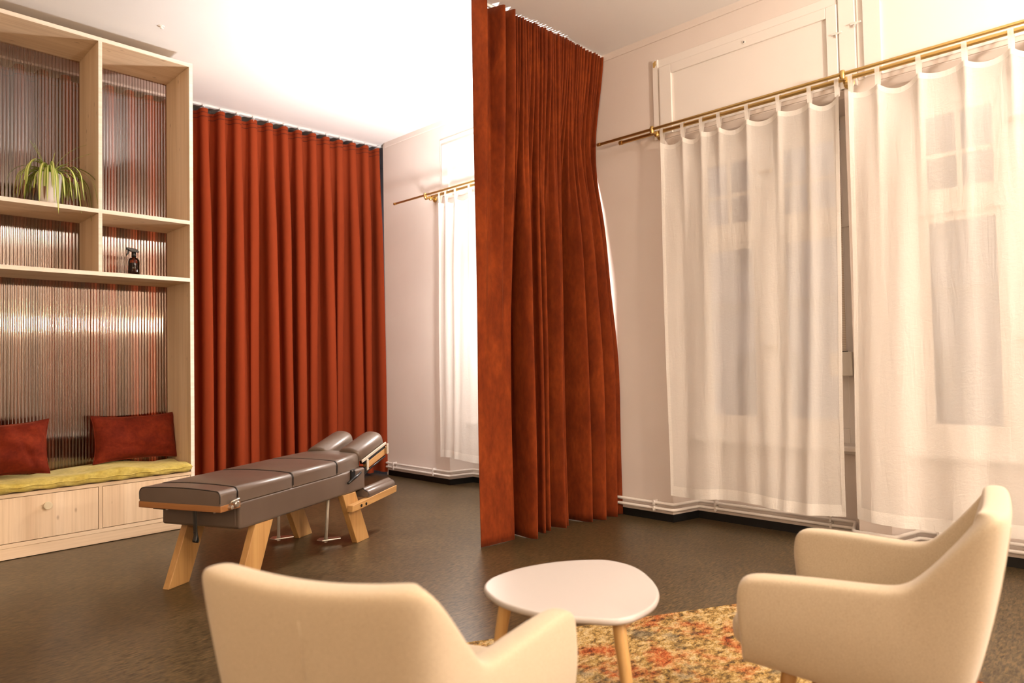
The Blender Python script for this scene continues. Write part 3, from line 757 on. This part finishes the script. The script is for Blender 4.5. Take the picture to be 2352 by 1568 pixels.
# foot board and foot cushion
G().box(-.140, -.008, -.012, BW+.0, .438, .469).obj('foot_board', M_BEECH, tb, bevel=.003)
pad('foot_cushion', -.140, -.030, -.010, BW-.004, .469, .540)
pad('leg_cushion', -.016, .402, -.002, BW, .463, .541)
pad('pelvis_cushion', .408, .818, -.002, BW, .463, .543, .546)
pad('chest_cushion', .824, 1.135, -.002, BW, .463, .547, .556, .045)
# latch on the foot board
lt = G().tube([(-.085, -.016, .470), (-.085, -.03, .482), (-.04, -.032, .488), (-.035, -.018, .488)], .005, 8).obj('toggle_latch', M_STEEL, tb, smooth=True)
G().lathe([(.001,0),(.016,0),(.016,.014),(.012,.018),(.001,.018)], n=18).obj('latch_wheel', M_STEEL, lt).matrix_local = Matrix.Translation((-.045, -.012, .462)) @ Matrix.Rotation(PI/2, 4, 'X')
G().lathe([(.001,0),(.010,0),(.010,.020),(.001,.022)], n=14).obj('latch_screw', M_STEEL, lt).matrix_local = Matrix.Translation((-.085, -.012, .455)) @ Matrix.Rotation(PI/2, 4, 'X')
# hinges under the foot board, pull strap
for v in (.06, .36):
    h = G().box(-.10, -.002, v+.02, v+.09, .424, .438).obj('hinge', M_BLKMETAL, tb, bevel=.002)
    for (uu_, vv) in ((-.07, v+.03), (-.035, v+.08)):
        G().lathe([(.001,-.006),(.006,-.006),(.006,0),(.001,0)], n=10).obj('bolt', M_STEEL, h).location = (uu_, vv, .424)
g = G(); sp_ = [(-.05, .235, .440), (-.052, .232, .40), (-.054, .228, .34), (-.056, .224, .295), (-.066, .222, .272), (-.058, .221, .262), (-.046, .222, .268), (-.050, .224, .295), (-.053, .227, .315)]
P = catmull(sp_, 5)
g.grid(lambda u, v: (P[round(v*(len(P)-1))].x, P[round(v*(len(P)-1))].y-.012+.024*u, P[round(v*(len(P)-1))].z), 1, len(P)-1).obj('pull_strap', M_BLKMETAL, tb, smooth=True).modifiers.new('t', 'SOLIDIFY').thickness = .003
# adjusting lever
lv = G().box(.962, 1.008, -.010, .002, .405, .470).obj('lever_plate', M_BLKMETAL, tb, bevel=.002)
G().tube([(1.035, -.030, .445), (.985, -.034, .430), (.885, -.036, .402)], .008, 10).obj('lever_handle', M_BLKMETAL, lv, smooth=True)
for uu_ in (.972, .998): G().lathe([(.001,0),(.004,0),(.004,.003),(.001,.003)], n=8).obj('rivet', M_STEEL, lv).matrix_local = Matrix.Translation((uu_, -.010, .462)) @ Matrix.Rotation(PI/2, 4, 'X')
# head rest: two tilted bolsters on oak rails
hr = bpy.data.objects.new('head_rest', None); COL.objects.link(hr); hr.parent = tb
hr.location = (1.125, 0, .500); hr.rotation_euler = (0, math.radians(-15.5), 0)
def bolster(v0, v1):
    g = G(); n = 14; ln = .325; w_ = v1-v0; rows = []
    for f, s_ in ((0, .80), (.015, .93), (.05, 1), (.85, 1), (.94, .96), (.985, .84), (1, .6)):
        row = [(f*ln, v0+.5*w_-.5*w_*s_, .0)]
        for k in range(n+1):
            th = PI-PI*k/n
            row.append((f*ln, v0+.5*w_+.5*w_*s_*math.cos(th), .026+.062*s_*abs(math.sin(th))**.8))
        row.append((f*ln, v0+.5*w_+.5*w_*s_, .0)); rows.append(row)
    m = len(rows[0]); g.add([p for r_ in rows for p in r_], [(i*m+k, i*m+k+1, (i+1)*m+k+1, (i+1)*m+k) for i in range(len(rows)-1) for k in range(m-1)] + [(i*m+m-1, i*m, (i+1)*m, (i+1)*m+m-1) for i in range(len(rows)-1)] + [tuple(range(m))[::-1], tuple(range((len(rows)-1)*m, len(rows)*m))])
    o = g.obj('bolster', M_VINYL, hr, smooth=True); o.modifiers.new('e', 'EDGE_SPLIT').split_angle = math.radians(50)
bolster(.03, .20); bolster(.27, .44)
for v in (.025, .425):
    G().box(.05, .335, v-.005, v+.022, -.075, -.032).obj('rail', M_OAKX, hr, bevel=.003)
    G().box(.0, .315, v-.012, v-.004, -.010, .008).obj('metal_bar', M_CREAMMETAL, hr, bevel=.002)
    G().box(.03, .31, v-.004, v+.03, -.032, -.012).obj('rest_base', M_BLKMETAL, hr)
    for uu_ in (.035, .30):
        G().prism([(uu_-.008, -.075), (uu_+.012, -.075), (uu_+.030, -.01), (uu_+.010, -.005)], 'y', v-.020, v-.012).obj('link_plate', M_CREAMMETAL, hr, bevel=.002)
    G().tube([(.03, v, -.088), (.29, v, -.088)], .006, 8).obj('slide_rod', M_BLKMETAL, hr, smooth=True)
G().box(-.01, .06, .02, .45, -.10, -.06).obj('tilt_block', M_BLKMETAL, hr, bevel=.006)
# arm rests on oak brackets outside the head legs
for (va, vb, pa, pb) in ((-.042, -.002, -.036, .07), (.482, .522, .41, .516)):
    b = G().prism([(.920, .218), (1.00, .220), (1.462, .246), (1.468, .290), (1.40, .287), (.924, .258)], 'y', va, vb).obj('arm_bracket', M_OAKX, tb, bevel=.003)
    if va < 0:
        for uu_ in (1.02, 1.075): G().lathe([(.001,0),(.010,0),(.010,.002),(.006,.003),(.001,.003)], n=14).obj('bolt_hole', M_BLKMETAL, b).matrix_local = Matrix.Translation((uu_, va-.0005, .241)) @ Matrix.Rotation(PI/2, 4, 'X')
    ap = pad('arm_pad', 1.12, 1.458, pa, pb, .272, .318, .332, 0, .012, .03)
# pedals hanging under the beam
for (u0, v0, u1, v1) in ((.905, .120, .955, .180), (.86, .46, .905, .50)):
    pr = G().tube([(u0, v0, .325), (u1, v1, .018)], .010, 12).obj('pedal_rod', M_CREAMMETAL, tb, smooth=True)
    G().prism([(u1-.03, v1+.045), (u1-.035, v1-.0), (u1+.055, v1-.075), (u1+.085, v1-.045), (u1+.02, v1+.06)], 'z', .026, .032).obj('pedal_plate', M_STEEL, pr, bevel=.001)
    G().lathe([(.001,0),(.012,0),(.012,.011),(.001,.011)], n=6).obj('nut', M_STEEL, pr).location = (u1, v1, .032)
    G().lathe([(.001,0),(.012,0),(.012,.012),(.001,.012)], n=6).obj('nut', M_STEEL, pr).location = (u1, v1, .013)

# ================================================================== COFFEE TABLE, RUG, CHAIRS
rug = G()
RC = Vector((1.80, 2.077)); ra = math.radians(-29.0); e1 = Vector((math.cos(ra), math.sin(ra))); e2 = Vector((math.sin(ra), -math.cos(ra)))
c4 = [RC-e1*.20, RC+e1*1.62, RC+e1*1.62+e2*1.5, RC-e1*.20+e2*1.5]
rug.prism([(p.x, p.y) for p in c4], 'z', .0, .012)
tag(rug.obj('rug', M_RUG, bevel=.003), 'orange and mustard mottled rug under the coffee table', 'rug')
OUT = [(1.419,1.498),(1.471,1.539),(1.534,1.556),(1.625,1.554),(1.714,1.53),(1.791,1.491),(1.853,1.438),(1.889,1.391),(1.896,1.324),(1.876,1.255),(1.823,1.177),(1.761,1.113),(1.711,1.076),(1.647,1.046),(1.586,1.034),(1.529,1.034),(1.491,1.045),(1.46,1.068),(1.431,1.115),(1.4,1.17),(1.379,1.234),(1.367,1.301),(1.368,1.371),(1.383,1.429)]
TCX, TCY = 1.62, 1.30
ct = thing('coffee_table', 'white rounded triangular coffee table with beech legs', 'coffee table', (TCX, TCY, 0))
ol = [(p.x-TCX, p.y-TCY) for p in catmull([(a, b, 0) for a, b in OUT], 4, True)]
def scaled(k): return [(x-(x/math.hypot(x, y))*k, y-(y/math.hypot(x, y))*k) for x, y in ol]
g = G(); n = len(ol); prof = [(.012, .428), (.003, .432), (0, .438), (.0015, .446), (.004, .4485), (.008, .449)]
for k, z in prof: g.v += [(x, y, z) for x, y in scaled(k)]
for i in range(len(prof)-1):
    for j in range(n): g.f.append((i*n+j, i*n+(j+1) % n, (i+1)*n+(j+1) % n, (i+1)*n+j)); g.m.append(0)
g.f += [tuple(range(n)), tuple(range((len(prof)-1)*n, len(prof)*n))[::-1]]; g.m += [0, 0]
g.f = [f[::-1] for f in g.f]
o = g.obj('table_top', M_WHITE, ct, smooth=True); o.modifiers.new('e', 'EDGE_SPLIT').split_angle = math.radians(45)
for (tx, ty, bx, by) in ((1.412, 1.400, 1.362, 1.455), (1.520, 1.085, 1.497, 1.010), (1.70, 1.44, 1.77, 1.53)):
    G().tube([(tx-TCX, ty-TCY, .430), (bx-TCX, by-TCY, .013)], [.019, .012], 16).obj('leg', M_LEG, ct, smooth=True, bevel=.001)

def make_chair(label, loc, rz, zf):
    t = thing('armchair', label, 'armchair', loc, rz, 'cream tub armchairs around the coffee table')
    # control columns right half: (x_top, y_top, z_top, x_bot, y_bot)
    half = [(.262,.292,.500,.250,.285), (.258,.306,.555,.246,.290), (.243,.309,.584,.232,.290), (.19,.302,.592,.18,.282), (.06,.279,.595,.06,.262), (-.06,.259,.594,-.055,.240),
            (-.105,.251,.599,-.095,.226), (-.15,.246,.645,-.125,.216), (-.21,.240,.718,-.155,.203), (-.258,.234,.770,-.175,.188), (-.287,.211,.780,-.188,.168), (-.293,.13,.770,-.195,.11), (-.297,.0,.762,-.20,0)]
    cols_ = half + [(a, -b, c, d, -e) for a, b, c, d, e in half[-2::-1]]
    nc = len(cols_); TH_ = .062; ZB = .335; nz = 8
    outer_top = [Vector((c[0], c[1], 0)) for c in cols_]
    nrm = []
    for i in range(nc):
        tdir = outer_top[min(i+1, nc-1)]-outer_top[max(i-1, 0)]
        if i < 3: tdir = Vector((-.4, -.06, 0)) if i else Vector((-.4, -.2, 0))
        if i > nc-4: tdir = Vector((.4, -.06, 0)) if i < nc-1 else Vector((.4, -.2, 0))
        tdir.normalize(); nrm.append(Vector((-tdir.y, tdir.x, 0)))
    rows = []
    for i, (xt, yt, zt, xb, yb) in enumerate(cols_):
        k = {0: .35, 1: .8}.get(min(i, nc-1-i), 1); th = TH_*k; nn = nrm[i]; row = []
        for j in range(nz+1):
            f = j/nz; ZB = lerp(.285, .362, max(0, min(1, (xt+.30)/.54))); z = lerp(ZB, zt-.022, f); b = math.sin(f*PI)*.012
            q = Vector((lerp(xb, xt, f**1.1), lerp(yb, yt, f**1.1), z)) - nn*b
            if j == 0: q = q + nn*.035
            if j == 1: q = lerp(row[0]-nn*.035, q, .45) + nn*.004
            row.append(q)
        for a in range(1, 6):
            an = PI*a/6; c_ = Vector((xt, yt, zt-.022))
            row.append(c_ + nn*(th*.5-th*.5*math.copysign(abs(math.cos(an))**.7, math.cos(an))) + Vector((0,0,.022*math.sin(an)**.6)))
        for j in range(4):
            f = 1-j/3; z = lerp(.40, zt-.022, f)
            row.append(Vector((lerp(xb, xt, f), lerp(yb, yt, f), z)) + nn*th)
        rows.append(row)
    m = len(rows[0]); g = G(); g.add([p for r_ in rows for p in r_], [(i*m+k, (i+1)*m+k, (i+1)*m+k+1, i*m+k+1) for i in range(nc-1) for k in range(m-1)] + [tuple(range(m)), tuple(range((nc-1)*m, nc*m))[::-1]])
    g.obj('shell', M_CHAIR, t, smooth=True, sub=2)
    s = G(); xs0, xs1 = -.14, .315
    s.prism([(xs0, -.15), (.20, -.235), (xs1, -.20), (xs1, .20), (.20, .235), (xs0, .15)], 'z', .37, .455)
    s.obj('seat', M_CHAIR, t, smooth=True, bevel=.035, seg=5)
    G().prism([(-.12, -.13), (.19, -.22), (.205, -.20), (.205, .20), (.19, .22), (-.12, .13)], 'z', .335, .38).obj('seat_base', M_CHAIR, t, smooth=True, bevel=.015, seg=3)
    for sx, sy in ((1, 1), (1, -1), (-1, 1), (-1, -1)):
        a = (.165 if sx > 0 else -.10); G().tube([(a, sy*(.19 if sx > 0 else .13), .35), (a+sx*.055, sy*(.23 if sx > 0 else .17), zf[(sx, sy)] if isinstance(zf, dict) else zf)], [.019, .012], 14).obj('leg', M_OAK, t, smooth=True, bevel=.001)
    G().tube([(lerp(-.20, -.297, f**1.1)-.012*math.sin(f*PI)+.001, 0, lerp(.285, .744, f)) for f in [k/14 for k in range(1, 14)]], .0018, 5).obj('back_seam', M_CHAIR, t, smooth=True)
    return t
make_chair('cream armchair seen from behind, backing onto the camera', (.825, 1.136, 0), math.radians(23.0), {(1, 1): 0, (1, -1): .012, (-1, 1): 0, (-1, -1): 0})
make_chair('cream armchair seen from its side, in front of the nearest sheer curtain', (1.931, .568, .0), math.radians(97.2), .012)
